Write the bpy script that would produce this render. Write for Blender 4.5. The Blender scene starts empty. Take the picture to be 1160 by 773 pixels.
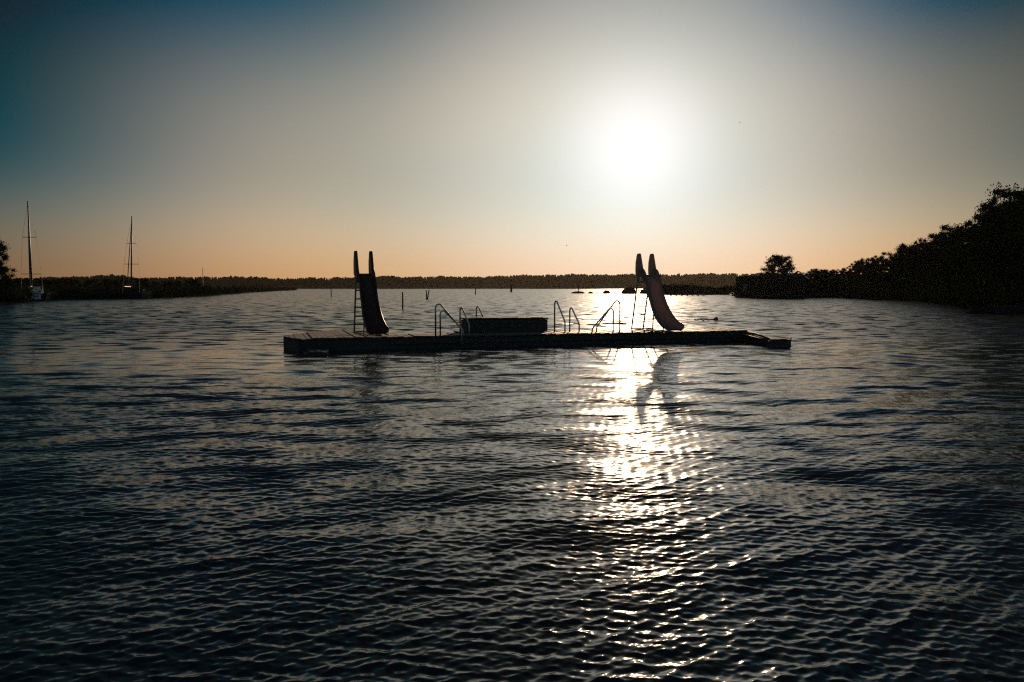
import bpy, bmesh, math, random
import numpy as np
from mathutils import Vector, Matrix
R = math.radians
scene = bpy.context.scene
COL = scene.collection
random.seed(11); rng = np.random.default_rng(5)

# ------------------------------------------------------------------ camera
FPX = 902.2; HCAM = 1.79
PITCH = math.atan((386.5 - 326.0) / FPX)
cam_d = bpy.data.cameras.new('camera'); cam = bpy.data.objects.new('camera', cam_d); COL.objects.link(cam)
cam_d.sensor_width = 36.0; cam_d.lens = FPX * 36.0 / 1160.0
cam_d.clip_start = 0.1; cam_d.clip_end = 20000
cam.location = (0, 0, HCAM); cam.rotation_euler = (R(90) - PITCH, 0, 0)
scene.camera = cam

def ray(px, py):
    dx = (px - 580) / FPX; dz = -(py - 386.5) / FPX
    return Vector((dx, math.cos(PITCH) + dz * math.sin(PITCH), -math.sin(PITCH) + dz * math.cos(PITCH)))
def at_z(px, py, z=0.0):
    d = ray(px, py); t = (z - HCAM) / d.z
    return Vector((d.x * t, d.y * t, z))
def at_d(px, py, y):
    d = ray(px, py); t = y / d.y
    return Vector((d.x * t, y, HCAM + d.z * t))
def sstep(a, b, x):
    t = np.clip((x - a) / (b - a), 0, 1); return t * t * (3 - 2 * t)

# ------------------------------------------------------------------ tagging
def tag(o, label=None, cat=None, group=None, kind=None):
    if label: o['label'] = label
    if cat: o['category'] = cat
    if group: o['group'] = group
    if kind: o['kind'] = kind
    return o
def empty(name, loc, rz=0.0):
    o = bpy.data.objects.new(name, None); COL.objects.link(o)
    o.location = loc; o.rotation_euler = (0, 0, rz); o.empty_display_size = .3
    return o
def copy_tree(o, parent=None):
    c = o.copy(); COL.objects.link(c)
    if parent: c.parent = parent
    for ch in [k for k in bpy.data.objects if k.parent == o and k != c]: copy_tree(ch, c)
    return c

# ------------------------------------------------------------------ materials
def new_mat(name):
    m = bpy.data.materials.new(name); m.use_nodes = True
    nt = m.node_tree; b = nt.nodes['Principled BSDF']
    return m, nt, b
def mat(name, col, col2=None, rough=.7, scale=4., bump=0., metal=0., stretch=(1, 1, 1), detail=6, spec=.5):
    m, nt, b = new_mat(name)
    N = nt.nodes.new; L = nt.links.new
    tc = N('ShaderNodeTexCoord'); mp = N('ShaderNodeMapping'); mp.inputs['Scale'].default_value = stretch
    L(tc.outputs['Object'], mp.inputs['Vector'])
    n = N('ShaderNodeTexNoise'); n.inputs['Scale'].default_value = scale; n.inputs['Detail'].default_value = detail
    L(mp.outputs['Vector'], n.inputs['Vector'])
    r = N('ShaderNodeValToRGB'); r.color_ramp.elements[0].position = .3; r.color_ramp.elements[1].position = .7
    c2 = col2 or tuple(c * .55 for c in col)
    r.color_ramp.elements[0].color = (*c2, 1); r.color_ramp.elements[1].color = (*col, 1)
    L(n.outputs['Fac'], r.inputs['Fac']); L(r.outputs['Color'], b.inputs['Base Color'])
    mr = N('ShaderNodeMapRange'); mr.inputs['To Min'].default_value = max(0, rough - .12); mr.inputs['To Max'].default_value = min(1, rough + .12)
    L(n.outputs['Fac'], mr.inputs['Value']); L(mr.outputs['Result'], b.inputs['Roughness'])
    b.inputs['Metallic'].default_value = metal; b.inputs['Specular IOR Level'].default_value = spec
    if bump:
        bp = N('ShaderNodeBump'); bp.inputs['Strength'].default_value = 1; bp.inputs['Distance'].default_value = bump
        L(n.outputs['Fac'], bp.inputs['Height']); L(bp.outputs['Normal'], b.inputs['Normal'])
    return m
def leaf_mat(name, col, col2, transl=.07):
    m, nt, b = new_mat(name); N = nt.nodes.new; L = nt.links.new
    g = N('ShaderNodeNewGeometry'); r = N('ShaderNodeValToRGB')
    r.color_ramp.elements[0].color = (*col2, 1); r.color_ramp.elements[1].color = (*col, 1)
    L(g.outputs['Random Per Island'], r.inputs['Fac']); L(r.outputs['Color'], b.inputs['Base Color'])
    b.inputs['Roughness'].default_value = .65; b.inputs['Specular IOR Level'].default_value = 0.
    t = N('ShaderNodeBsdfTranslucent'); L(r.outputs['Color'], t.inputs['Color'])
    mx = N('ShaderNodeMixShader'); mx.inputs[0].default_value = transl
    out = nt.nodes['Material Output']
    L(b.outputs[0], mx.inputs[1]); L(t.outputs[0], mx.inputs[2]); L(mx.outputs[0], out.inputs['Surface'])
    return m
M = {}
M['wood'] = mat('weathered_deck_wood', (.095, .082, .068), (.045, .038, .032), .65, 3., .004, stretch=(1, 8, 8))
M['wood_dark'] = mat('wet_dark_timber', (.05, .042, .035), (.02, .018, .016), .6, 3., .006, stretch=(1, 6, 6))
M['wet'] = mat('soaked_step_boards', (.07, .06, .05), (.04, .035, .03), .28, 3., .003, stretch=(1, 8, 8))
M['hull'] = mat('black_float_plastic', (.03, .033, .036), (.015, .017, .02), .55, 6., .003)
M['steel'] = mat('brushed_steel_tube', (.55, .54, .52), (.38, .37, .35), .35, 20., 0, metal=1.)
M['galv'] = mat('galvanised_frame', (.35, .34, .33), (.22, .2, .19), .5, 12., 0, metal=.8)
M['white'] = mat('white_boat_paint', (.8, .8, .77), (.66, .66, .63), .35, 2., 0)
M['navy'] = mat('navy_gelcoat', (.02, .026, .04), (.014, .02, .03), .9, 2., 0, spec=0.)
M['alu'] = mat('mast_aluminium', (.12, .12, .13), (.08, .08, .085), .5, 5., 0, metal=.3)
M['glassy'] = mat('dark_cabin_glass', (.02, .025, .03), (.015, .02, .022), .1, 2., 0)
M['canvas'] = mat('furled_sailcloth', (.08, .08, .085), (.05, .05, .055), .9, 8., 0, spec=0.)
M['rock'] = mat('shore_granite', (.045, .041, .038), (.022, .021, .02), .95, .8, .08, spec=0.)
M['soil'] = mat('shore_ground', (.035, .03, .022), (.02, .019, .013), .95, .35, .1, spec=0.)
M['soil_far'] = mat('far_shore_ground', (.06, .055, .035), (.035, .035, .025), .95, .02, 0)
M['bark'] = mat('tree_bark', (.09, .07, .055), (.04, .032, .026), .9, 3., .03, stretch=(3, 3, .6))
M['plaster'] = mat('dark_painted_boards', (.03, .027, .025), (.02, .018, .017), .95, 1.5, .01, spec=.05, stretch=(6, 6, .5))
M['roof'] = mat('felt_roof', (.06, .058, .056), (.035, .034, .034), .85, 2., .01)
M['tin'] = mat('sheet_metal_roof', (.5, .5, .5), (.38, .38, .38), .35, 2., 0, metal=.7)
M['stake'] = mat('tarred_stake', (.04, .035, .03), (.02, .018, .016), .8, 5., .004)
M['buoy'] = mat('faded_orange_float', (.35, .1, .04), (.2, .06, .03), .5, 4., 0)
M['feather'] = mat('dark_feathers', (.12, .12, .12), (.05, .05, .05), .8, 20., 0)
M['leaf'] = leaf_mat('oak_leaves', (.042, .055, .022), (.018, .027, .011), .02)
M['leaf2'] = leaf_mat('alder_leaves', (.04, .055, .022), (.02, .03, .012), .03)
M['reed'] = leaf_mat('reed_blades', (.06, .06, .03), (.03, .035, .017), .03)
M['forest'] = leaf_mat('far_wood_leaves', (.04, .055, .025), (.02, .03, .014), .03)

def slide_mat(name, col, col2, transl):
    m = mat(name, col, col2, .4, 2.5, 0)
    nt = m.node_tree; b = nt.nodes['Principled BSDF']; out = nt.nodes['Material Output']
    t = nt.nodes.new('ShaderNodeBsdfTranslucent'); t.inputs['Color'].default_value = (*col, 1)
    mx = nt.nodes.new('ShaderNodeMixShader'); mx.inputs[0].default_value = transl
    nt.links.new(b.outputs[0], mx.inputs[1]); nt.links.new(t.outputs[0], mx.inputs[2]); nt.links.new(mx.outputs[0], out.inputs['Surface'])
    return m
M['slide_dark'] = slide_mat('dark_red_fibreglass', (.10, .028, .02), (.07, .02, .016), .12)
M['slide_pale'] = slide_mat('glare_paled_red_fibreglass', (.40, .29, .255), (.33, .235, .205), .40)  # paler copy of the slide red, with the glare veil put into its colour

# ------------------------------------------------------------------ mesh builder
class MB:
    def __init__(s): s.v = []; s.f = []
    def add(s, vs, fs):
        o = len(s.v); s.v += [tuple(v) for v in vs]; s.f += [tuple(i + o for i in f) for f in fs]; return s
    def box(s, c, size, rz=0., rx=0., ry=0.):
        mt = Matrix.Translation(c) @ Matrix.Rotation(rz, 4, 'Z') @ Matrix.Rotation(ry, 4, 'Y') @ Matrix.Rotation(rx, 4, 'X')
        x, y, z = (k / 2 for k in size); b = min(x, y, z) * .18
        vs = []
        for sz, ins in ((-z, b), (-z + b, 0), (z - b, 0), (z, b)):
            for sx, sy in ((-1, -1), (1, -1), (1, 1), (-1, 1)):
                vs.append(mt @ Vector((sx * (x - ins), sy * (y - ins), sz)))
        fs = [(3, 2, 1, 0), (12, 13, 14, 15)]
        for k in range(3):
            for i in range(4):
                j = (i + 1) % 4; fs.append((k * 4 + i, k * 4 + j, k * 4 + 4 + j, k * 4 + 4 + i))
        return s.add(vs, fs)
    def tube(s, pts, r, n=10, cap=True):
        pts = [Vector(p) for p in pts]; rs = r if isinstance(r, (list, tuple)) else [r] * len(pts)
        vs = []; fs = []; up = None
        for i, p in enumerate(pts):
            a = pts[max(i - 1, 0)]; b = pts[min(i + 1, len(pts) - 1)]
            t = (b - a).normalized()
            if up is None: up = t.orthogonal().normalized()
            up = (up - t * up.dot(t)); up = up.normalized() if up.length > 1e-6 else t.orthogonal().normalized()
            w = t.cross(up)
            for k in range(n):
                th = 2 * math.pi * k / n; vs.append(p + (up * math.cos(th) + w * math.sin(th)) * rs[i])
        for i in range(len(pts) - 1):
            for k in range(n):
                j = (k + 1) % n; fs.append((i * n + k, i * n + j, i * n + n + j, i * n + n + k))
        if cap:
            fs.append(tuple(range(n - 1, -1, -1))); o = (len(pts) - 1) * n; fs.append(tuple(o + k for k in range(n)))
        return s.add(vs, fs)
    def prism(s, poly, z0, z1):
        n = len(poly); vs = [(x, y, z0) for x, y in poly] + [(x, y, z1) for x, y in poly]
        fs = [tuple(range(n - 1, -1, -1)), tuple(range(n, 2 * n))] + [(i, (i + 1) % n, n + (i + 1) % n, n + i) for i in range(n)]
        return s.add(vs, fs)
    def build(s, name, m, parent=None, smooth=False):
        me = bpy.data.meshes.new(name); me.from_pydata(s.v, [], s.f); me.update()
        me.materials.append(m)
        if smooth: me.polygons.foreach_set('use_smooth', [True] * len(me.polygons))
        o = bpy.data.objects.new(name, me); COL.objects.link(o)
        if parent: o.parent = parent
        return o
def np_mesh(name, V, F, m, parent=None, smooth=False):
    """V (n,3) float, F (m,k) int"""
    me = bpy.data.meshes.new(name); k = F.shape[1]
    me.vertices.add(len(V)); me.vertices.foreach_set('co', V.astype(np.float32).ravel())
    me.loops.add(F.size); me.loops.foreach_set('vertex_index', F.astype(np.int32).ravel())
    me.polygons.add(len(F)); me.polygons.foreach_set('loop_start', np.arange(0, F.size, k, dtype=np.int32))
    me.update(calc_edges=True); me.materials.append(m)
    if smooth: me.polygons.foreach_set('use_smooth', np.ones(len(F), bool))
    o = bpy.data.objects.new(name, me); COL.objects.link(o)
    if parent: o.parent = parent
    return o

# ------------------------------------------------------------------ sky and sun
SUN = ray(722, 165).normalized()
sun_el = math.asin(SUN.z); sun_az = math.atan2(SUN.x, SUN.y)
def build_world():
    w = bpy.data.worlds.new('World'); scene.world = w; w.use_nodes = True
    nt = w.node_tree; N = nt.nodes.new; L = nt.links.new
    bg = nt.nodes['Background']; bg.inputs['Strength'].default_value = .1
    def math_(op, a, b=None, clamp=False):
        n = N('ShaderNodeMath'); n.operation = op; n.use_clamp = clamp
        for i, v in enumerate((a, b)):
            if v is None: continue
            if isinstance(v, (int, float)): n.inputs[i].default_value = v
            else: L(v, n.inputs[i])
        return n.outputs[0]
    tc = N('ShaderNodeTexCoord'); D = tc.outputs['Generated']
    dot = N('ShaderNodeVectorMath'); dot.operation = 'DOT_PRODUCT'; L(D, dot.inputs[0]); dot.inputs[1].default_value = SUN
    a = math_('MULTIPLY', math_('ARCCOSINE', math_('MINIMUM', dot.outputs['Value'], .9999999)), 180 / math.pi)
    def ang_to(v):
        d2 = N('ShaderNodeVectorMath'); d2.operation = 'DOT_PRODUCT'; L(D, d2.inputs[0]); d2.inputs[1].default_value = v
        return math_('MULTIPLY', math_('ARCCOSINE', math_('MINIMUM', d2.outputs['Value'], .9999999)), 180 / math.pi)
    sp = N('ShaderNodeSeparateXYZ'); L(D, sp.inputs[0])
    e = math_('MULTIPLY', math_('ARCSINE', sp.outputs['Z']), 180 / math.pi)
    e = math_('MAXIMUM', e, 0.0)
    def gauss(x, s):
        q = math_('DIVIDE', x, s); return math_('EXPONENT', math_('MULTIPLY', math_('MULTIPLY', q, q), -1.0))
    def plateau(x, s):
        q = math_('DIVIDE', x, s); q = math_('MULTIPLY', q, q); return math_('EXPONENT', math_('MULTIPLY', math_('MULTIPLY', q, q), -1.0))
    mul = lambda p, q: math_('MULTIPLY', p, q)
    basis = [gauss(a, 5.), gauss(a, 10.), gauss(a, 17.), mul(gauss(e, 5.), gauss(a, 45.)), mul(gauss(e, 10.), gauss(a, 30.)),
             mul(gauss(e, 12.), gauss(a, 48.)), mul(plateau(e, 16.), plateau(a, 28.)), mul(gauss(e, 3.5), gauss(a, 45.))] + [gauss(ang_to(ray(*q).normalized()), 11.) for q in PATCH] + [gauss(a, 13.), gauss(a, 24.)]
    coef = SKY
    tot = None
    for bs, c in zip(basis, coef):
        vm = N('ShaderNodeVectorMath'); vm.operation = 'SCALE'; vm.inputs[0].default_value = [k * 10 for k in c]; L(bs, vm.inputs['Scale'])
        if tot is None: tot = vm.outputs[0]
        else:
            ad = N('ShaderNodeVectorMath'); ad.operation = 'ADD'; L(tot, ad.inputs[0]); L(vm.outputs[0], ad.inputs[1]); tot = ad.outputs[0]
    mx0 = N('ShaderNodeVectorMath'); mx0.operation = 'MAXIMUM'; L(tot, mx0.inputs[0]); mx0.inputs[1].default_value = (.08, .20, .28)
    sky = N('ShaderNodeTexSky'); sky.sky_type = 'NISHITA'; sky.sun_disc = False
    sky.sun_elevation = sun_el; sky.sun_rotation = sun_az; sky.air_density = 1.4; sky.dust_density = 1.2; sky.ozone_density = 1.5
    ns = N('ShaderNodeVectorMath'); ns.operation = 'MULTIPLY'; L(sky.outputs[0], ns.inputs[0]); ns.inputs[1].default_value = NISH
    away = math_('DIVIDE', math_('SUBTRACT', a, 48.), 60., True); n2 = N('ShaderNodeVectorMath'); n2.operation = 'SCALE'; L(ns.outputs[0], n2.inputs[0]); L(away, n2.inputs['Scale']); ns = n2
    ad = N('ShaderNodeVectorMath'); ad.operation = 'ADD'; L(mx0.outputs[0], ad.inputs[0]); L(ns.outputs[0], ad.inputs[1])
    L(ad.outputs[0], bg.inputs['Color'])
    w.cycles.sampling_method = 'MANUAL'; w.cycles.sample_map_resolution = 1024
    sd = bpy.data.lights.new('sun', 'SUN'); so = bpy.data.objects.new('sun', sd); COL.objects.link(so)
    sd.energy = 3.6; sd.angle = R(.53); sd.color = (1, .69, .42)
    so.rotation_euler = (-SUN).to_track_quat('-Z', 'Y').to_euler()
# directions of broad brighter and darker reaches of the sky
PATCH = [(60, 60), (60, 220), (280, 60), (280, 200), (480, 110), (1000, 60), (1000, 200)]
SKY = [[0.4602, 0.3553, 0.4256], [-1.3307, -0.6759, -0.5246], [-1.6983, -0.9164, -0.5736], [1.0018, 0.6784, 0.2556], [-0.4762, -0.268, -0.0367], [-0.2016, -0.0485, 0.09], [0.5431, 0.3629, 0.1217], [-0.3057, -0.4344, -0.3187], [-0.0271, -0.0269, -0.023], [0.0515, 0.0675, 0.0433], [-0.1609, -0.0507, 0.0453], [0.2991, 0.1685, 0.0673], [0.0232, 0.0305, 0.0452], [-0.1912, -0.0879, 0.0189], [0.1181, 0.0215, -0.0398], [2.9591, 1.7906, 1.3718], [0.4902, 0.3121, 0.2008]]
NISH = (.28, .34, .42)
build_world()

# ------------------------------------------------------------------ water
def build_water():
    fine = np.linspace(R(-46), R(46), 950)
    coarse = np.linspace(R(46), R(314), 110)[1:-1]
    th = np.concatenate([fine, coarse]); nc = len(th)
    d = .0021
    r = [0.6]
    while r[-1] < 3.2: r.append(r[-1] * 1.02)
    while r[-1] < 45: r.append(r[-1] * (1 + d))
    while r[-1] < 300: r.append(r[-1] * (1 + d * 1.8))
    while r[-1] < 9000: r.append(r[-1] * 1.02)
    r = np.array(r); nr = len(r)
    RR, TT = np.meshgrid(r, th, indexing='ij')
    X = (RR * np.sin(TT)).astype(np.float32); Y = (RR * np.cos(TT)).astype(np.float32)
    Z = np.zeros_like(X); DX = np.zeros_like(X); DY = np.zeros_like(X)
    sp = np.maximum(np.gradient(r), r * (R(92) / 950))      # local mesh spacing along the ring
    # wind field: sheltered band in front of the raft, rougher beyond it
    base = 1.0 - .44 * np.exp(-((Y - 19.5) / 5.5) ** 2) * (Y > 0) + .45 * sstep(25, 42, Y) + .24 * (1 - sstep(4.5, 10, np.hypot(X, Y)))
    patch = np.zeros_like(X)
    for i in range(7):
        k = 2 * math.pi / rng.uniform(5, 22); a = rng.normal(0, .5) ; ph = rng.uniform(0, 6.28)
        patch += np.sin(k * (X * math.sin(a) * .6 + Y * math.cos(a)) + ph) * .05
    AMP = np.clip(base + patch, .25, 1.9).astype(np.float32)
    FAR = (.75 + 1.9 * sstep(22, 40, Y)).astype(np.float32)
    n = 170; lam = np.exp(np.linspace(math.log(.035), math.log(3.0), n))
    main = R(24)
    lost = np.zeros(nr)
    for i, l in enumerate(lam):
        l = l * rng.uniform(.97, 1.03)
        x = math.log(l / .092)
        s = (math.exp(-(x / 1.15) ** 2) + .15 * math.exp(-((l - 1.1) / .7) ** 2)) if x > 0 else math.exp(-(x / 1.2) ** 2)
        slope = SLOPE * s / math.sqrt(n * .36)               # rms slope of the component
        k = 2 * math.pi / l; A = slope * math.sqrt(2) / k
        sd = R(17) + R(22) * float(sstep(.25, .06, l))
        ang = main + rng.normal(0, 1) * sd
        dx, dy = math.sin(ang), -math.cos(ang)
        wgt = sstep(2.6, 5.0, l / sp)
        lost += (slope ** 2) * (1 - wgt ** 2)
        last = int(np.searchsorted(-wgt, -1e-4)) if wgt[-1] < 1e-4 else nr
        last = max(2, min(nr, int(np.max(np.nonzero(wgt > 1e-4)[0])) + 1 if np.any(wgt > 1e-4) else 2))
        ph = rng.uniform(0, 6.28)
        arg = (k * dx) * X[:last] + (k * dy) * Y[:last] + ph
        w = (A * wgt[:last, None]).astype(np.float32) * (AMP[:last] if l < .5 else AMP[:last] * FAR[:last])
        Z[:last] += w * np.cos(arg)
        sn = np.sin(arg) * w * .9
        DX[:last] -= dx * sn; DY[:last] -= dy * sn
    V = np.stack([X + DX, Y + DY, Z], -1).reshape(-1, 3)
    V = np.concatenate([V, [[0, 0, 0]]])
    i, j = np.meshgrid(np.arange(nr - 1), np.arange(nc), indexing='ij'); j2 = (j + 1) % nc
    F = np.stack([i * nc + j, i * nc + j2, (i + 1) * nc + j2, (i + 1) * nc + j], -1).reshape(-1, 4)[:, ::-1]
    m, nt, b = new_mat('lake_water'); N = nt.nodes.new; L = nt.links.new
    b.inputs['Base Color'].default_value = (.010, .022, .027, 1); b.inputs['IOR'].default_value = 1.333
    b.inputs['Specular IOR Level'].default_value = .5
    g = N('ShaderNodeNewGeometry'); tc = N('ShaderNodeTexCoord')
    def nz(scale, st):
        mp = N('ShaderNodeMapping'); mp.inputs['Scale'].default_value = st; mp.inputs['Rotation'].default_value = (0, 0, R(-22))
        L(tc.outputs['Object'], mp.inputs['Vector'])
        t = N('ShaderNodeTexNoise'); t.noise_dimensions = '2D'; t.inputs['Scale'].default_value = scale; t.inputs['Detail'].default_value = 2.5
        L(mp.outputs['Vector'], t.inputs['Vector'])
        s = N('ShaderNodeVectorMath'); s.operation = 'SUBTRACT'; L(t.outputs['Color'], s.inputs[0]); s.inputs[1].default_value = (.5, .5, .5)
        return s.outputs[0]
    at = N('ShaderNodeAttribute'); at.attribute_name = 'ripple'
    n1 = nz(34., (.8, 1, 1)); n2 = nz(1.6, (.5, 1, 1))
    s1 = N('ShaderNodeVectorMath'); s1.operation = 'MULTIPLY'; L(n1, s1.inputs[0]); s1.inputs[1].default_value = (RIP * .7, RIP, 0)
    s2 = N('ShaderNodeVectorMath'); s2.operation = 'SCALE'; L(n2, s2.inputs[0]); L(at.outputs['Fac'], s2.inputs['Scale'])
    f2 = N('ShaderNodeVectorMath'); f2.operation = 'MULTIPLY'; L(s2.outputs[0], f2.inputs[0]); f2.inputs[1].default_value = (5., 8., 0)
    a1 = N('ShaderNodeVectorMath'); L(s1.outputs[0], a1.inputs[0]); L(f2.outputs[0], a1.inputs[1])
    a2 = N('ShaderNodeVectorMath'); L(g.outputs['Normal'], a2.inputs[0]); L(a1.outputs[0], a2.inputs[1])
    nn = N('ShaderNodeVectorMath'); nn.operation = 'NORMALIZE'; L(a2.outputs[0], nn.inputs[0]); L(nn.outputs[0], b.inputs['Normal'])
    ro = N('ShaderNodeMath'); ro.operation = 'MULTIPLY_ADD'; L(at.outputs['Fac'], ro.inputs[0]); ro.inputs[1].default_value = .8; ro.inputs[2].default_value = .055
    L(ro.outputs[0], b.inputs['Roughness'])
    o = np_mesh('water', V, F, m, smooth=True)
    att = o.data.attributes.new('ripple', 'FLOAT', 'POINT')
    rip = np.concatenate([(np.sqrt(lost)[:, None] * np.clip(AMP, 0, 1.3)).ravel(), [0]]).astype(np.float32)
    att.data.foreach_set('value', rip)
    # centre fan under the camera
    tag(o, kind='structure')
    return o
SLOPE = .15; RIP = .14
build_water()

# ------------------------------------------------------------------ raft frame
DECK = .36
A0 = at_z(430, 382, DECK); A0.z = 0; A1 = at_z(740, 376.4, DECK)
U = (A1 - A0); U.z = 0; ULEN = U.length; U.normalize(); Vv = Vector((-U.y, U.x, 0))
RZ = math.atan2(U.y, U.x)
raft = empty('swim_raft', A0, RZ)
tag(raft, 'long low dark wooden swimming raft floating in the middle of the water', 'raft')
def loc(p):
    q = p - A0; return Vector((q.dot(U), q.dot(Vv), q.z))
def u_at(px, v=0., z=DECK):
    """raft coordinate u of the point seen at px on the line v, height z"""
    d = ray(px, 330); # px fixes x/y ratio
    k = d.x / d.y
    # (A0 + U u + V v).x = k * y
    return (k * (A0.y + Vv.y * v) - (A0.x + Vv.x * v)) / (U.x - k * U.y)
def W(u, v, z): return A0 + U * u + Vv * v + Vector((0, 0, z))

def planks(poly, z, th=.045, w=.14, gap=.012, along='v', jitter=True):
    """deck boards clipped to a convex polygon (raft coordinates), boards run along v"""
    mb = MB()
    us = [p[0] for p in poly]; u = min(us) + .002
    rr = random.Random(3)
    while u < max(us) - .02:
        u1 = min(u + w, max(us) - .002); um = (u + u1) / 2; vs = []
        def cut(uu):
            c = []
            for i in range(len(poly)):
                (x0, y0), (x1, y1) = poly[i], poly[(i + 1) % len(poly)]
                if (x0 - uu) * (x1 - uu) < 0: c.append(y0 + (y1 - y0) * (uu - x0) / (x1 - x0))
            return c
        ca, cb = cut(u + .003), cut(u1 - .003)
        if len(ca) >= 2 and len(cb) >= 2:
            o = rr.uniform(-.010, .018); e = rr.uniform(-.035, .045)
            a0, a1, b0, b1 = min(ca) - e, max(ca) + e, min(cb) - e, max(cb) + e
            zt = z + o
            mb.add([(u, a0, zt - th), (u1, b0, zt - th), (u1, b1, zt - th), (u, a1, zt - th), (u, a0, zt), (u1, b0, zt), (u1, b1, zt), (u, a1, zt)],
                   [(3, 2, 1, 0), (4, 5, 6, 7), (0, 1, 5, 4), (1, 2, 6, 5), (2, 3, 7, 6), (3, 0, 4, 7)])
        u = u1 + gap
    return mb
uR = u_at(896); uB = u_at(850)
# end platform with cut corners (left), strip, centre platform, tapering end (right)
endL = [(u_at(337, -.3), -.25), (u_at(376, -.05), -.02), (u_at(440, 0), 0), (u_at(440, 3.6) , 3.4), (u_at(388, 4.4), 4.3), (u_at(358, 3.6), 3.75), (u_at(337, 2.6), 2.7), (u_at(320, 1.3), 1.35)]
uL2 = u_at(440, 0)
strip = [(uL2, 0), (uB, 0), (uB, 1.25), (u_at(756, 1.4), 1.35), (uL2, 1.15)]
def skirt(poly, z0, z1, name='hull', m=None):
    return MB().prism(poly, z0, z1).build(name, m or M['hull'], raft)
planks(endL, DECK).build('end_deck', M['wood'], raft)
skirt([(p[0] * 1 , p[1]) for p in endL], -.35, DECK - .06, 'end_float')
planks(strip, DECK).build('walkway_deck', M['wood'], raft)
sk = skirt([(uL2 + .004, .03), (uB, .03), (uB, 1.2), (u_at(756, 1.3), 1.3), (uL2 + .004, 1.1)], -.35, DECK - .06, 'walkway_float')
# fascia board along the front, with rubbing strakes
fb = MB()
u = uL2 + .02
while u < uB - .05:
    u2 = min(u + 2.4, uB); fb.box(((u + u2) / 2, -.012, DECK - .14), (u2 - u - .012, .045, .16)); u = u2
fb.build('fascia_board', M['wood_dark'], raft)
# right end: boards slope down and forward to a low block
zl = .24
def rc(px, py, z):
    q = loc(at_z(px, py, z)); return (q.x, q.y)
e0, e1, e2, e3 = rc(874, 384.4, zl), rc(896, 384.7, zl), rc(896.5, 382.6, zl), rc(873, 382.2, zl)
ramp = MB(); nb = 9
def lerp2(a, b, t): return (a[0] + (b[0] - a[0]) * t, a[1] + (b[1] - a[1]) * t)
Fa, Fb = (uB, 0.), (uB, 1.25)
for i in range(nb):
    t0, t1 = i / nb + .004, (i + 1) / nb + (.012 if i == nb - 1 else 0)
    za = DECK - (DECK - zl) * (t0 ** 1.3); zb = DECK - (DECK - zl) * (t1 ** 1.3)
    q = [lerp2(Fa, e0, t0), lerp2(Fa, e0, t1), lerp2(Fb, e3, t1), lerp2(Fb, e3, t0)]; zz = [za, zb, zb, za]
    ramp.add([(p[0], p[1], z - .05) for p, z in zip(q, zz)] + [(p[0], p[1], z) for p, z in zip(q, zz)],
             [(3, 2, 1, 0), (4, 5, 6, 7), (0, 1, 5, 4), (1, 2, 6, 5), (2, 3, 7, 6), (3, 0, 4, 7)])
ramp.build('ramp', M['wood'], raft)
rf = MB(); q = [(uB - .12, .03), (e0[0] + .05, e0[1] + .03), (e3[0] + .05, e3[1] - .05), (uB - .12, 1.15)]; zt_ = [DECK - .07, zl - .06, zl - .06, DECK - .07]
rf.add([(p[0], p[1], -.35) for p in q] + [(p[0], p[1], z) for p, z in zip(q, zt_)], [(3, 2, 1, 0), (4, 5, 6, 7), (0, 1, 5, 4), (1, 2, 6, 5), (2, 3, 7, 6), (3, 0, 4, 7)])
rf.build('ramp_float', M['hull'], raft)
skirt([(e0[0] - .10, e0[1] + .02), (e1[0] - .02, e1[1] + .02), (e2[0] - .02, e2[1] - .02), (e3[0] - .10, e3[1] - .02)], -.35, zl - .052, 'low_step_float')
planks([(e0[0] - .05, e0[1] - .01), e1, e2, (e3[0] - .05, e3[1] + .01)], zl + .006).build('low_step_deck', M['wood'], raft)
# low boarding step in front of the left end
st_ = [rc(345, 398.2, .1), rc(371.5, 398.8, .1), rc(377, 388, .1), rc(340, 391, .1)]
skirt([(p[0] * 1, p[1] + .02) for p in st_], -.3, .05, 'boarding_step_float')
planks(st_, .1, th=.04).build('boarding_step', M['wet'], raft)
# centre platform under the box
uc0, uc1 = u_at(524, 1.6), u_at(626, 1.6)
skirt([(uc0, 1.16), (uc1, 1.19), (uc1, 2.9), (uc0, 2.9)], -.35, DECK - .06, 'centre_float')
planks([(uc0, 1.2), (uc1, 1.22), (uc1, 2.92), (uc0, 2.92)], DECK + .002).build('centre_deck', M['wood'], raft)
# mooring cleat + bright reflector near the low end
cl = MB(); cu = u_at(854, 0, .2)
cl.tube([(cu - .05, -.06, .14), (cu + .05, -.06, .14)], .022, 8); cl.box((cu, -.03, .14), (.04, .08, .05))
cl.build('mooring_ring', M['steel'], raft)

# ------------------------------------------------------------------ box bench
bv = 1.55
b0, b1 = u_at(527.5, bv, 1), u_at(620.7, bv, 1)
bw = b1 - b0
bench = empty('slatted_bench', W((b0 + b1) / 2, bv + .35, DECK), RZ)
tag(bench, 'long dark boxy plank bench in the middle of the swimming raft', 'bench')
zt = .455
mb = MB(); n = 16
for i in range(n):
    w = bw / n; x = -bw / 2 + (i + .5) * w
    mb.box((x, 0, zt - .02 + random.uniform(-.008, .012)), (w - .002, .78, .045))
mb.build('seat', M['wood_dark'], bench)
mb = MB()
mb.box((0, 0, .21), (bw - .10, .62, .40))
mb.build('box_core', M['wood_dark'], bench)
for s in (-1, 1):
    mb = MB()
    for z in (.072, .2, .328): mb.box((0, s * .35, z), (bw - .03, .035, .124))
    mb.build('side_panel', M['wood_dark'], bench)
    mb = MB()
    for z in (.072, .2, .328): mb.box((s * (bw / 2 - .03), 0, z), (.035, .66, .124))
    mb.build('end_panel', M['wood_dark'], bench)

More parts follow.
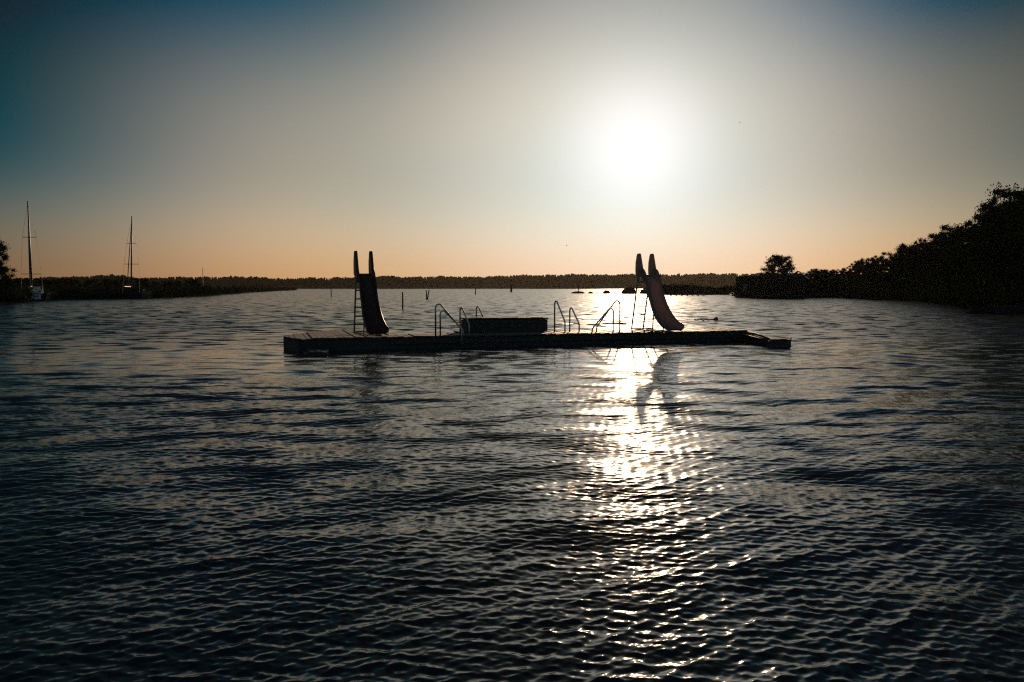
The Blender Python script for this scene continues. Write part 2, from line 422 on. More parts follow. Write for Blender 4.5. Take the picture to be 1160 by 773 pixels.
# ------------------------------------------------------------------ water slides
def make_slide(fiber, label):
    root = empty('water_slide', (0, 0, 0)); tag(root, label, 'slide', 'slides on the swimming raft')
    W2 = .22                                   # half width of the chute
    # centre line profile (s forward towards local -Y, z above deck)
    P = [(.10, 1.86), (.34, 1.85), (.47, 1.74), (.60, 1.52), (.74, 1.24), (.90, .97), (1.10, .71), (1.34, .48), (1.62, .30), (1.92, .19), (2.22, .14)]
    def interp(t):
        x = t * (len(P) - 1); i = min(int(x), len(P) - 2); f = x - i
        p0, p1, p2, p3 = P[max(i - 1, 0)], P[i], P[i + 1], P[min(i + 2, len(P) - 1)]
        return tuple(.5 * ((2 * b) + (c - a) * f + (2 * a - 5 * b + 4 * c - d) * f * f + (3 * b - a - 3 * c + d) * f ** 3) for a, b, c, d in zip(p0, p1, p2, p3))
    n = 44; prof = [interp(i / n) for i in range(n + 1)]
    nor = []
    for i in range(n + 1):
        a, b = prof[max(i - 1, 0)], prof[min(i + 1, n)]; dx, dz = b[0] - a[0], b[1] - a[1]; l = math.hypot(dx, dz); nor.append((-dz / l, dx / l))
    # chute: trough with rounded bottom edges, thick
    def row(i):
        s, z = prof[i]; nx, nz = nor[i]; t = i / n
        wd = W2 * (1 + .28 * max(0, t - .5) / .5); h = .20 * (1 - .35 * max(0, t - .75) / .25)
        out = []
        sec_out = [(-wd - .035, h), (-wd - .03, .02), (-wd + .05, -.05), (wd - .05, -.05), (wd + .03, .02), (wd + .035, h)]
        sec_in = [(wd + .008, h + .012), (wd, .05), (wd - .07, 0), (-wd + .07, 0), (-wd, .05), (-wd - .008, h + .012)]
        for x, o in sec_out + sec_in: out.append((x, -(s + nx * o), z + nz * o))
        return out
    ch = MB(); vs = []; fs = []; K = 12
    for i in range(n + 1): vs += row(i)
    for i in range(n):
        for k in range(K):
            j = (k + 1) % K; fs.append((i * K + k, i * K + j, i * K + K + j, i * K + K + k))
    fs.append(tuple(range(K))); fs.append(tuple(n * K + k for k in range(K - 1, -1, -1)))
    ch.add(vs, fs); ch.build('chute', fiber, root, True)
    # ear-shaped hand grips: the side walls rise past the platform to rounded tips
    def ear(sx):
        # outline in (s, z)
        back = [(-.03, 1.80), (-.10, 1.86), (-.115, 2.05), (-.10, 2.27), (-.055, 2.38), (-.03, 2.47)]
        tip = [(.0, 2.53), (.05, 2.56), (.11, 2.56), (.155, 2.525)]
        front = [(.19, 2.44), (.26, 2.26), (.35, 2.02), (.45, 1.84), (.56, 1.64)]
        low = [(.52, 1.58), (.44, 1.70), (.34, 1.78), (.15, 1.76)]
        out = back + tip + front + low; c = (sum(p[0] for p in out) / len(out), sum(p[1] for p in out) / len(out))
        mb = MB(); N = len(out); x0 = sx * (W2 + .015); th = .042
        rings = [(-th, .86), (-th * .6, 1.0), (th * .6, 1.0), (th, .86)]
        vs = []
        for dx, k in rings:
            for s, z in out:
                ins = (1 - k) * .25
                vs.append((x0 + dx, -(s + (c[0] - s) * ins), z + (c[1] - z) * ins * .35))
        fs = []
        for r_ in range(3):
            for i in range(N):
                j = (i + 1) % N; fs.append((r_ * N + i, r_ * N + j, r_ * N + N + j, r_ * N + N + i))
        fs.append(tuple(range(N - 1, -1, -1))); fs.append(tuple(3 * N + i for i in range(N)))
        mb.add(vs, fs); mb.build('hand_grip', fiber, root, False)
    ear(-1); ear(1)
    # ladder
    for s in (-1, 1):
        x = s * (W2 - .005)
        MB().tube([(x, .50, 0), (x, .47, .06), (x, .04, 1.66), (x, .0, 1.82), (x, -.06, 1.84)], .027, 10).build('ladder_rail', M['galv'], root, True)
    for i in range(6):
        z = .26 + i * .27; y = .47 - .43 * (z - .06) / 1.6
        mb = MB(); mb.tube([(-W2 + .01, y, z), (W2 - .01, y, z)], .021, 8)
        mb.box((0, y - .01, z + .012), (2 * W2 - .06, .075, .018)); mb.build('rung', M['galv'], root)
    pl = MB(); pl.box((0, -.17, 1.805), (2 * W2 - .02, .36, .03)); pl.build('platform', fiber, root)
    # base frame and support legs
    mb = MB()
    for s in (-1, 1):
        x = s * (W2 - .01); mb.tube([(x, .50, .03), (x, -1.72, .03)], .02, 8)
    mb.tube([(-W2 + .01, .46, .03), (W2 - .01, .46, .03)], .018, 8); mb.tube([(-W2 + .01, -1.55, .03), (W2 - .01, -1.55, .03)], .018, 8)
    mb.build('base_frame', M['galv'], root)
    for s in (-1, 1):
        x = s * (W2 - .03)
        MB().tube([(x, -1.05, .03), (x, -1.13, .63)], .022, 8).build('support_leg', M['galv'], root)
    return root
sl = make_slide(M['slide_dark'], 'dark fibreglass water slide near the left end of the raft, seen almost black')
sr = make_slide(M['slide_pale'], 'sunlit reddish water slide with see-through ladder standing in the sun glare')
def set_slide(o, px_l, v, rz):
    # ladder foot midpoint seen at px_l on raft line v
    u = u_at(px_l, v); o.location = W(u, v, DECK + .005); o.rotation_euler = (0, 0, rz)
set_slide(sl, 411.5, 2.05, RZ + R(4))
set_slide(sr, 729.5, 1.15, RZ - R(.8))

# ------------------------------------------------------------------ swim ladders
def rail_pts(base1, top_h, apex_dx, run, drop):
    """hoop in the local XZ plane: up from the deck, over, and sloping down past the edge"""
    pts = [(0, 0, 0), (0, 0, top_h - .12)]
    r = apex_dx
    for k in range(1, 9):
        th = math.pi * (1 - k / 8 * .72); pts.append((r + r * math.cos(th), 0, top_h - .12 + .12 * math.sin(th)))
    pts.append((run, 0, drop)); pts.append((run + .01, 0, drop - .08)); pts.append((run + .012, 0, -.95))
    return pts
def swim_ladder(label, p_tall, p_short, yaw, h1, h2, run, drop, apex=.07):
    root = empty('swim_ladder', p_tall, yaw); tag(root, label, 'ladder', 'swim ladders on the raft')
    inv = Matrix.Rotation(-yaw, 3, 'Z')
    offs = [Vector((0, 0, 0)), inv @ (p_short - p_tall)]
    ends = []
    for o, h in zip(offs, (h1, h2)):
        sc = h / h1
        pts = [Vector(p) for p in rail_pts(None, h, apex * (.6 + .4 * sc), run * (.55 + .45 * sc), drop * sc)]
        pts = [p + o for p in pts]; ends.append(pts[-1])
        MB().tube(pts, .024, 10).build('handrail', M['steel'], root, True)
    for k in range(3):
        a, b = ends[0].copy(), ends[1].copy(); a.z = b.z = -.22 - .25 * k
        mb = MB(); mb.tube([a, b], .016, 8); mb.box(((a + b) / 2 + Vector((0, 0, .01))), ((b - a).length * .9, .07, .02), math.atan2(b.y - a.y, b.x - a.x))
        mb.build('rung', M['steel'], root)
    return root
def dk(px, py, z=DECK): return at_z(px, py, z)
yaw_r = RZ
swim_ladder('steel swim ladder with two wide sloping handrails at the left end of the box bench', dk(493.5, 381.7), dk(498.8, 380.5), RZ + R(-2), .95, .74, .76, .22, .10)
swim_ladder('steel swim ladder with narrow hoops, half hidden behind the box bench', W(u_at(539.6, 2.6), 2.6, DECK), W(u_at(521, 1.25), 1.25, DECK), RZ + R(-62), .80, .80, .42, .30, .07)
swim_ladder('steel swim ladder of two narrow upright hoops between the box bench and the sunlit slide', W(u_at(628.4, .95), .95, DECK), W(u_at(645.6, .95), .95, DECK), RZ + R(-60), 1.0, .78, .42, .36, .06)
swim_ladder('steel swim ladder with handrails sloping away from the sunlit slide', W(u_at(702.4, .9), .9, DECK), W(u_at(695.0, .55), .55, DECK), RZ + R(184), 1.0, .76, .84, .16, .11)

# ------------------------------------------------------------------ float line, stakes, buoys, birds
def uvball(mb, c, r, sz=(1, 1, 1), nu=16, nv=10):
    vs = [(c[0], c[1], c[2] + r * sz[2])]; fs = []
    for i in range(1, nv):
        p = math.pi * i / nv
        for k in range(nu):
            t = 2 * math.pi * k / nu; vs.append((c[0] + r * sz[0] * math.sin(p) * math.cos(t), c[1] + r * sz[1] * math.sin(p) * math.sin(t), c[2] + r * sz[2] * math.cos(p)))
    vs.append((c[0], c[1], c[2] - r * sz[2])); last = len(vs) - 1
    for k in range(nu): fs.append((0, 1 + k, 1 + (k + 1) % nu))
    for i in range(nv - 2):
        for k in range(nu):
            a = 1 + i * nu; fs.append((a + k, a + nu + k, a + nu + (k + 1) % nu, a + (k + 1) % nu))
    a = 1 + (nv - 2) * nu
    for k in range(nu): fs.append((a + k, last, a + (k + 1) % nu))
    return mb.add(vs, fs)
p = at_z(811, 363.6)
bu = empty('marker_buoy', p); tag(bu, 'small dark ball buoy floating off the right end of the raft', 'buoy')
uvball(MB(), (0, 0, .09), .125).build('float', M['buoy'], bu, True)
MB().tube([(0, 0, .2), (0, 0, .25)], .02, 8).build('eyelet', M['steel'], bu)
q = at_z(787, 363.3)
rp = []
for i in range(18):
    t = i / 17; rp.append((q * t + (p + Vector((-.1, 0, 0))) * (1 - t)) + Vector((0, .12 * math.sin(t * 7), (.06 + .03 * math.sin(t * 19)))))
tag(MB().tube(rp, .03, 8).build('floating_rope', M['stake'], None, True), 'dark floating rope trailing from the small ball buoy', 'rope')

def stake(px, py, py_top, label, wid=None, lean=0, name='marker_stake'):
    p = at_z(px, py); top = at_d(px + lean, py_top, p.y)
    r = (wid or 1.6) / FPX * p.y / 2
    rel = top - p
    mb = MB(); mb.tube([(0, 0, -.5), rel * .5 + Vector((r * .3, 0, 0)), rel], [r * 1.1, r, r * .85], 8)
    o = mb.build(name, M['stake'], None, True); o.location = p
    tag(o, label, 'stake', 'stakes standing in the lake'); return o
stake(456, 350, 331, 'tall thin upright stake in the water beyond the left slide')
stake(483.3, 339, 328.5, 'leaning stake of the close pair in the open water, left one', 1.3, -.6)
stake(483.8, 339, 328, 'leaning stake of the close pair in the open water, slanting to the right', 1.2, 2.4)
stake(538.5, 333.5, 326.5, 'faint short stake far out in front of the wooded shore', 1.1)
stake(375, 336, 327.5, 'thin stake just left of the dark slide, far out', 1.1)
stake(579, 331, 322.5, 'short thick post far out, straight above the box bench', 2.2)

def bird(px, py, D, label, rz, span):
    p = at_d(px, py, D); mb = MB(); s = span / 2
    # body
    mb.tube([(0, -.32 * s, .0), (0, -.22 * s, .0), (0, .05 * s, .01), (0, .3 * s, 0), (0, .5 * s, .0)], [.02 * s, .07 * s, .1 * s, .06 * s, .015 * s], 8)
    for sd in (-1, 1):
        vs = []
        for x, y, z, c in ((.05, .05, .03, .24), (.35, -.03, .22, .24), (.65, .05, .22, .18), (1.0, .2, .1, .03)):
            for yy, zz in ((-c / 2, 0), (0, .025), (c / 2, 0), (0, -.01)): vs.append((sd * x * s, (y + yy) * s, (z + zz) * s))
        fs = []
        for i in range(3):
            for k in range(4):
                j = (k + 1) % 4; fs.append((i * 4 + k, i * 4 + j, i * 4 + 4 + j, i * 4 + 4 + k))
        fs += [(0, 1, 2, 3), (15, 14, 13, 12)]; mb.add(vs, fs)
    o = mb.build('bird', M['feather'], None, True); o.location = p; o.rotation_euler = (0, R(12), rz)
    tag(o, label, 'bird', 'birds in the sky')
bird(642, 278.5, 150, 'tiny dark bird flying low above the far wooded shore', R(70), .75)
bird(838, 139, 150, 'tiny dark bird flying high near the bright sun', R(100), .7)

# ------------------------------------------------------------------ boats
def hull_mesh(L, B, Fb, stern_w=.8, n=14, draft=.35):
    """hull along +X (bow), stern at x=0, waterline z=0"""
    vs = []; fs = []; K = 9
    for i in range(n + 1):
        t = i / n; x = L * t
        w = B / 2 * (stern_w + (1 - stern_w) * min(1, t / .4)) if t < .4 else B / 2 * (1 - ((t - .4) / .6) ** 2.1)
        w = max(w, .02); sh = Fb * (1 + .28 * t * t); dr = draft * (1 - .6 * abs(t - .45))
        rake = .35 * max(0, t - .75) / .25
        for k in range(K):
            a = -1 + 2 * k / (K - 1); s = 1 if a >= 0 else -1; q = abs(a)
            y = s * w * (q ** .45); z = -dr + (sh + dr) * q ** 1.6
            vs.append((x + rake * (z / Fb) * .8, y, z))
    for i in range(n):
        for k in range(K - 1): fs.append((i * K + k, i * K + K + k, i * K + K + k + 1, i * K + k + 1))
        fs.append((i * K, i * K + K - 1, i * K + 2 * K - 1, i * K + K))
    fs.append(tuple(range(K))); fs.append(tuple(n * K + k for k in range(K - 1, -1, -1)))
    return MB().add(vs, fs)
def sail_yacht(px, wl, top_px, top_py, mast_px, yaw, label, L=10.5, spread=((.62, .9), (.36, 1.35)), hullm='navy', white=True, stay=None):
    base = at_z(px, wl); D = base.y
    r = empty('sailing_yacht', base, yaw); tag(r, label, 'sailboat', 'sailing yachts moored off the left shore')
    hull_mesh(L, L * .31, 1.05).build('hull', M[hullm], r, True)
    inv = Matrix.Rotation(-yaw, 3, 'Z')
    mb = MB()
    mb.add([(L * .2, -.85, 1.0), (L * .62, -.6, 1.1), (L * .62, .6, 1.1), (L * .2, .85, 1.0), (L * .22, -.7, 1.55), (L * .56, -.42, 1.5), (L * .56, .42, 1.5), (L * .22, .7, 1.55)],
           [(3, 2, 1, 0), (4, 5, 6, 7), (0, 1, 5, 4), (1, 2, 6, 5), (2, 3, 7, 6), (3, 0, 4, 7)])
    cab = mb.build('cabin', M['white' if white else 'navy'], r)
    w = MB()
    for s in (-1, 1): w.box((L * .38, s * .66, 1.36), (L * .2, .12, .16), -s * .07)
    w.build('window', M['glassy'], cab)
    if white:
        mb = MB(); mb.box((-.03, 0, .62), (.05, 1.15, .75)); mb.box((.25, 0, 1.2), (.5, 1.2, .4)); mb.build('transom', M['white'], r)
        mb = MB(); mb.tube([(.3, -.8, 1.1), (.3, -.8, 1.9), (.3, .8, 1.9), (.3, .8, 1.1)], .03, 8); mb.box((.3, 0.1, 1.75), (.08, 1.2, .3)); mb.build('stern_rail', M['white'], r)
    foot = at_d(mast_px, wl - 9, D) ; tip = at_d(top_px, top_py, D)
    f = inv @ (foot - base); t = inv @ (tip - base); f = Vector((f.x, f.y, .9))
    mast = MB().tube([f, f.lerp(t, .5), t], [.12, .11, .07], 8).build('mast', M['alu'], r, True)
    for k, (h, half) in enumerate(spread):
        c = f.lerp(t, 1 - h); ax = inv @ Vector((1, 0, .0))
        MB().tube([c - ax * half, c, c + ax * half], .04, 6).build('spreader', M['alu'], mast)
    rig = MB(); ax = inv @ Vector((1, 0, 0))
    for s in (-1, 1):
        pts = [t - (t - f) * .02] + [f.lerp(t, 1 - h) + ax * s * half for h, half in spread] + [f + ax * s * 1.35]
        rig.tube(pts, .016, 5)
    rig.build('shrouds', M['alu'], r)
    st = stay or (L, -.4)
    if stay is None: e2 = Vector((L * .98, 0, 1.3))
    else:
        q = at_d(stay[0], stay[1], D); e2 = inv @ (q - base)
    MB().tube([t - (t - f) * .03, (t * .5 + e2 * .5), e2], [.035, .07, .06], 6).build('furled_foresail', M['alu'], r, True)
    mb = MB(); b0_ = f + Vector((0, 0, 1.0)); mb.tube([b0_, b0_ + Vector((-L * .36, 0, .05))], .075, 8); mb.build('boom', M['alu'], r)
    mb = MB(); mb.tube([b0_ + Vector((-.1, 0, .14)), b0_ + Vector((-L * .18, 0, .22)), b0_ + Vector((-L * .35, 0, .16))], [.13, .16, .08], 8); mb.build('furled_mainsail', M['canvas'], r, True)
    return r
sail_yacht(41, 341.5, 31.3, 228, 36.5, R(118), 'sailing yacht with a pale stern and tall raked mast beside the shore tree', spread=((.385, .9), (.78, 1.35)), stay=(34.2, 330))
sail_yacht(151, 339, 149.3, 245, 148.5, R(100), 'dark hulled sailing yacht with upright mast off the left shore', L=9.5, spread=((.35, .75), (.62, 1.15)), white=False, stay=(144, 326))

def motorboat(px, wl, yaw, L, label, name='motorboat'):
    r = empty(name, at_z(px, wl), yaw); tag(r, label, 'boat', 'small boats along the shore')
    hull_mesh(L, L * .36, .5, .9, draft=.2).build('hull', M['white'], r, True)
    mb = MB(); mb.box((L * .45, 0, .78), (L * .3, L * .24, .42)); mb.build('cabin', M['white'], r)
    mb = MB(); mb.box((L * .6, 0, 1.08), (.06, L * .22, .3), 0, 0, R(-25)); mb.build('windscreen', M['glassy'], r)
    return r
motorboat(62, 338.5, R(20), 3.6, 'small pale motorboat between the two moored sailing yachts')
motorboat(935, 337.2, R(200), 3.2, 'small white motorboat at the inner end of the pale jetty')
# small sailing dinghy by the islet
r = empty('sailing_dinghy', at_z(813, 333.5), R(30)); tag(r, 'small sailing dinghy with a bare pole mast beside the bushy islet', 'sailboat')
hull_mesh(4.2, 1.6, .55, .8, draft=.2).build('hull', M['white'], r, True)
MB().tube([(2.4, 0, .3), (2.4, 0, 5.1)], [.085, .06], 8).build('mast', M['alu'], r)
MB().tube([(2.35, 0, 1.2), (.2, 0, 1.25)], .07, 8).build('boom', M['alu'], r)

def jetty(px0, px1, py, m, label, z=.4, wid=1.2, posts=6):
    a, b = at_z(px0, py, 0), at_z(px1, py, 0); L = (b - a).length
    r = empty('jetty', a, math.atan2(b.y - a.y, b.x - a.x)); tag(r, label, 'jetty', 'jetties along the shore')
    mb = MB(); n = int(L / .3)
    for i in range(n): mb.box((L * (i + .5) / n, 0, z + random.uniform(-.01, .01)), (L / n - .02, wid, .06))
    mb.build('deck', m, r)
    for i in range(posts):
        for s in (-1, 1): MB().tube([(L * (i + .5) / posts, s * wid * .45, -1), (L * (i + .5) / posts, s * wid * .45, z + .25)], .07, 8).build('post', M['stake'], r)
jetty(757, 800, 335.6, M['wood_dark'], 'long low dark jetty in front of the bushy islet', .18, 1.0, 7)
jetty(937, 964, 336.6, M['tin'], 'pale low jetty under the wooded shore beside the white motorboat', .45, 1.4, 4)

# ------------------------------------------------------------------ foliage
def leaf_cloud(centers, radii, per, size, seed):
    g = np.random.default_rng(seed); C = np.repeat(np.array(centers), per, 0); Rr = np.repeat(np.array(radii), per, 0)
    n = len(C); d = g.normal(size=(n, 3)); d /= np.linalg.norm(d, axis=1, keepdims=True)
    P = C + d * Rr * np.minimum(np.abs(g.normal(0, .62, (n, 1))) + .08, 1.3)
    a = g.normal(size=(n, 3)); a /= np.linalg.norm(a, axis=1, keepdims=True); b = np.cross(a, g.normal(size=(n, 3))); b /= np.linalg.norm(b, axis=1, keepdims=True)
    s = size * g.uniform(.6, 1.35, (n, 1))
    V = np.stack([P - a * s, P + b * s * .55, P + a * s, P - b * s * .55], 1).reshape(-1, 3)
    return V, np.arange(n * 4).reshape(-1, 4)
def make_tree_proto(seed, H, CW, trunk_h, leaf, nl=46, per=170, low=.15, flat=.8, lm='leaf'):
    """H height, CW crown width; the tree stands at the origin"""
    g = random.Random(seed); mb = MB(); tips = []
    r0 = H * .028
    bend = [(0, 0, -.4)] + [(g.uniform(-.03, .03) * H, g.uniform(-.03, .03) * H, H * t) for t in (.12, .3, .5, .7, .86)]
    mb.tube(bend, [r0 * 1.4, r0 * 1.05, r0 * .85, r0 * .6, r0 * .36, r0 * .12], 8)
    for i in range(13):
        t = trunk_h + (1 - trunk_h) * .78 * (i / 12); z0 = H * t; k = min(4, max(1, int(t * 5.4)))
        bx, by, _ = bend[k]; th = i * 2.4 + g.uniform(-.4, .4)
        prof = math.sin(math.pi * min(1, max(.08, (t - trunk_h) / (1 - trunk_h) * .8 + .18)))
        ln = CW * .5 * (.55 + .5 * prof) * g.uniform(.75, 1.1)
        e = Vector((bx + math.cos(th) * ln, by + math.sin(th) * ln, z0 + ln * g.uniform(.15, .6))); m_ = Vector((bx, by, z0)).lerp(e, .5) + Vector((0, 0, -.06 * ln))
        mb.tube([(bx, by, z0), m_, e], [r0 * .42, r0 * .26, r0 * .07], 6); tips += [e, m_.lerp(e, .45)]
    tr = mb.build('trunk', M['bark'])
    cs = []; rs = []
    for i in range(nl):
        p = tips[i % len(tips)] + Vector((g.gauss(0, CW * .07), g.gauss(0, CW * .07), g.gauss(0, H * .045)))
        if i % 5 == 0: p = Vector((g.gauss(0, CW * .16), g.gauss(0, CW * .16), H * g.uniform(max(.5, trunk_h), .97)))
        p.z = min(p.z, H * .98); rr = CW * g.uniform(.07, .155); cs.append(p); rs.append((rr, rr, rr * flat))
    V, F = leaf_cloud(cs, rs, per, leaf, seed)
    cr = np_mesh('crown', V, F, M[lm])
    return tr, cr
PROTO = []
for i, (H, CW, th, lm) in enumerate(((10, 8, .18, 'leaf'), (10, 6.2, .14, 'leaf2'), (10, 7.4, .22, 'leaf'), (10, 5.4, .12, 'leaf2'))):
    tr, cr = make_tree_proto(40 + i, H, CW, th, .125, lm=lm, nl=64, per=280); PROTO.append((tr, cr))
    COL.objects.unlink(tr); COL.objects.unlink(cr)
def place_tree(kind, p, h, w, label, group, rz, name='broadleaf_tree'):
    tr, cr = PROTO[kind]; r = empty(name, p, rz); r.scale = (w, w, h); tag(r, label, 'tree', group)
    for o in (tr, cr):
        c = o.copy(); COL.objects.link(c); c.parent = r
    return r

# the lone round tree by the building
p = at_z(882, 336.0); D = p.y + 6
lone_b = at_d(882, 330, D); Hl = at_d(882, 290.5, D).z - .9
tr, cr = make_tree_proto(77, Hl, 35.5 / FPX * D * .95, .36, .13, nl=120, per=130, flat=.7)
r = empty('oak_tree', Vector((lone_b.x, D, .9))); tag(r, 'lone round-crowned tree rising behind the flat-roofed waterside building', 'tree')
tr.parent = r; cr.parent = r

# wooded right shore: shoreline through photo points, ground sheet rising behind it
shore_px = [(833, 336.9), (880, 338.5), (905, 337.6), (960, 337.2), (1000, 339.6), (1050, 341.5), (1090, 345), (1118, 350), (1160, 352), (1230, 366), (1330, 392)]
sh = [at_z(x, y, 0) for x, y in shore_px]
def ridge_y(px):
    xs = [833, 862, 905, 925, 940, 955, 975, 1000, 1013, 1030, 1050, 1080, 1100, 1130, 1160, 1330]
    ys = [318, 314, 309, 301, 303, 302, 292, 288, 286, 274, 267, 258, 252, 230, 206, 178]
    return float(np.interp(px, xs, ys))
def shore_D(px): return float(np.interp(px, [a for a, _ in shore_px], [q.y for q in sh]))
gb = MB(); rows = []
for (a, _), q in zip(shore_px, sh):
    out = Vector((q.x, q.y, 0)).normalized()
    rows.append([q - out * 1.0 + Vector((0, 0, -.6)), q + Vector((0, 0, .15)), q + out * 3 + Vector((0, 0, .9)), q + out * 14 + Vector((0, 0, 2.2)), q + out * 40 + Vector((0, 0, 3.5)), q + out * 120 + Vector((0, 0, 3.0)), q + out * 122 + Vector((0, 0, -2))])
vs = [v for r_ in rows for v in r_]; fs = []
for i in range(len(rows) - 1):
    for k in range(6): fs.append((i * 7 + k, i * 7 + 7 + k, i * 7 + 8 + k, i * 7 + 1 + k))
tag(gb.add(vs, fs).build('shore_ground', M['soil'], None, True), kind='structure')
G_R = 'trees of the wooded slope along the shore'
L_R = ['dark broadleaf tree in the wooded slope that climbs along the near shore']
rr = random.Random(21); ti = 0
px = 907.0
while px < 1215:
    D0 = shore_D(px)
    for row in range(3):
        D = D0 + 3.5 + row * 7 + rr.uniform(-1.2, 1.5); x = px + rr.uniform(-4, 4) + row * 3
        y = ridge_y(x); y += (0, -1, 1)[row] * rr.uniform(0, 3) + (14 if row == 0 else 5 if row == 1 else 0) * (1 + (330 - y) / 110)
        y = min(y, 320)
        top = at_d(x, y, D).z; zb = .8 + row * .7; h = (top - zb) / 9.9
        if h < .22: continue
        P = at_d(x, 330, D); w = max(.45, min(1.15, h * rr.uniform(.75, 1.0)))
        place_tree(rr.randrange(4), Vector((P.x, D, zb)), h, w, L_R[0], G_R, rr.uniform(0, 6.28)); ti += 1
    px += 11.5 * (110 / D0) * rr.uniform(.85, 1.15) * 1.15
# undergrowth along the water's edge
def scrub(name, pts, hgt, leafsize, per, seed, m, wid=3.):
    g = random.Random(seed); cs = []; rs = []
    for (p, h) in pts:
        for k in range(2):
            q = Vector((p.x + g.gauss(0, wid * .35), p.y + g.uniform(0, wid), p.z + h * g.uniform(.15, .55))); cs.append(q); rs.append((h * g.uniform(.5, .9), h * g.uniform(.5, .9), h * g.uniform(.35, .55)))
    V, F = leaf_cloud(cs, rs, per, leafsize, seed); V[:, 2] = np.maximum(V[:, 2], -.1)
    return tag(np_mesh(name, V, F, m), kind='stuff')
pts = []
for i in range(170):
    x = 880 + 300 * (i / 169); D = shore_D(x) + 1.0; q = at_d(x, 330, D); pts.append((Vector((q.x, D, .1)), rr.uniform(1.3, 2.6) * (1.2 if x > 940 else .9)))
scrub('undergrowth', pts, 2, .16, 170, 8, M['leaf2'])

# boathouse
bx0, bx1 = at_d(833.5, 330, 0 + shore_D(833) + 1.5), at_d(872.5, 330, shore_D(872) + 1.5)
wv = bx1 - bx0; wv.z = 0; bwid = wv.length; byaw = math.atan2(wv.y, wv.x); bh = at_d(835, 313.3, bx0.y).z
bo = empty('boathouse', Vector((bx0.x, bx0.y, 0)), byaw); tag(bo, 'dark flat-roofed waterside building standing at the water beside the lone tree', 'building')
mb = MB(); mb.prism([(0, 0), (bwid, 0), (bwid, 6), (0, 6)], -.3, bh - .18); mb.build('wall', M['plaster'], bo)
mb = MB(); mb.box((bwid / 2, 3, bh - .09), (bwid + .3, 6.3, .18)); mb.build('roof', M['roof'], bo)
mb = MB(); mb.box((bwid * .3, -.03, 1.3), (2.2, .06, 2.5)); dr = mb.build('door', M['wood_dark'], bo)
for t in (.62, .84):
    mb = MB(); mb.box((bwid * t, -.02, 2.2), (.95, .06, .9)); wf = mb.build('window', M['wood_dark'], bo)
    MB().box((bwid * t, -.055, 2.2), (.8, .02, .75)).build('pane', M['glassy'], wf)
pts = []
for i in range(26):
    x = 838 + 62 * i / 25; D = shore_D(x) - .6; q = at_d(x, 330, D); pts.append((Vector((q.x, D, 0)), rr.uniform(1.2, 3.3) if x > 858 else rr.uniform(.8, 1.5)))
scrub('bank_shrubs', pts, 2, .16, 190, 9, M['leaf'], 1.5)
pts = []
for i in range(24):
    x = 868 + 56 * i / 23; D = shore_D(x) + 5; q = at_d(x, 330, D); pts.append((Vector((q.x, D, .8)), (at_d(x, 311, D).z - .8) * rr.uniform(.75, 1.0)))
scrub('hedge_thicket', pts, 2, .17, 420, 10, M['leaf2'], 3)
# gabled cabin with a bright roof edge among the trees
cp = at_d(904, 330, shore_D(900) + 7)
cb = empty('cabin', Vector((cp.x, cp.y, .9)), R(-25)); tag(cb, 'small cabin with a pale sloping roof edge half buried in the shore trees', 'cabin')
hh = at_d(904, 307, cp.y).z - .9
mb = MB(); mb.box((0, 0, hh * .32), (3.2, 3.2, hh * .64)); mb.build('wall', M['plaster'], cb)
mb = MB()
for s in (-1, 1): mb.box((s * .95, 0, hh * .80), (2.35, 3.7, .08), 0, 0, s * R(38))
mb.build('roof', M['tin'], cb)

# low rocks by the right frame edge
def rock(name, c, size, seed, label, group=None):
    g = random.Random(seed); mb = MB(); uvball(mb, (0, 0, 0), 1, (1, 1, 1), 18, 11)
    ph = [g.uniform(0, 6.28) for _ in range(6)]; vs = []
    for x, y, z in mb.v:
        k = 1 + .18 * math.sin(3 * x + ph[0]) * math.cos(2.3 * y + ph[1]) + .12 * math.sin(5 * y + ph[2] + 2 * z) + .07 * math.sin(9 * x + ph[3]) * math.sin(8 * z + ph[4])
        vs.append((x * k * size[0], y * k * size[1], z * k * size[2]))
    mb.v = vs; o = mb.build(name, M['rock'], None, True); o.location = c
    return tag(o, label, 'rock', group)
p = at_z(1138, 355.5)
rock('boulder', p + Vector((0, .5, .1)), (1.9, 1.0, .48), 3, 'low dark boulder at the edge of the wooded shore, lapped by water')
p = at_z(1164, 354.5); rock('boulder', p + Vector((.4, .8, .15)), (2.0, 1.2, .55), 4, 'dark boulder next to the low one at the frame edge of the wooded shore')
G_K = 'skerries in open water'
for (px_, py_, wpx, hpx, lab, sd) in ((655, 332.6, 14.5, 2.2, 'flat dark skerry carrying a thin pole, far out', 5), (669, 332.6, 6.5, 2.0, 'small round skerry just beside the one with the pole', 6), (677, 332.6, 5, 1., 'tiny low skerry awash between the round one and the pointed one', 7),
                                    (687, 332.8, 9.5, 3.2, 'small pointed skerry in the glare, apart from the larger ones', 8), (712, 333, 15, 7.0, 'high rocky islet seen behind the ladder of the sunlit slide', 9), (732, 333, 17, 6.0, 'rocky islet seen behind the chute of the sunlit slide', 10)):
    p = at_z(px_, py_); s = p.y / FPX
    rock('skerry', Vector((p.x, p.y, 0)), (wpx * s / 2, wpx * s / 2.4, hpx * s), sd, lab, G_K)
p = at_z(655.5, 332.6); tag(MB().tube([(p.x, p.y, .2), (p.x, p.y, at_d(655.5, 321.5, p.y).z)], .14, 8).build('beacon_pole', M['stake']), 'thin pole standing on the flat dark skerry', 'pole')

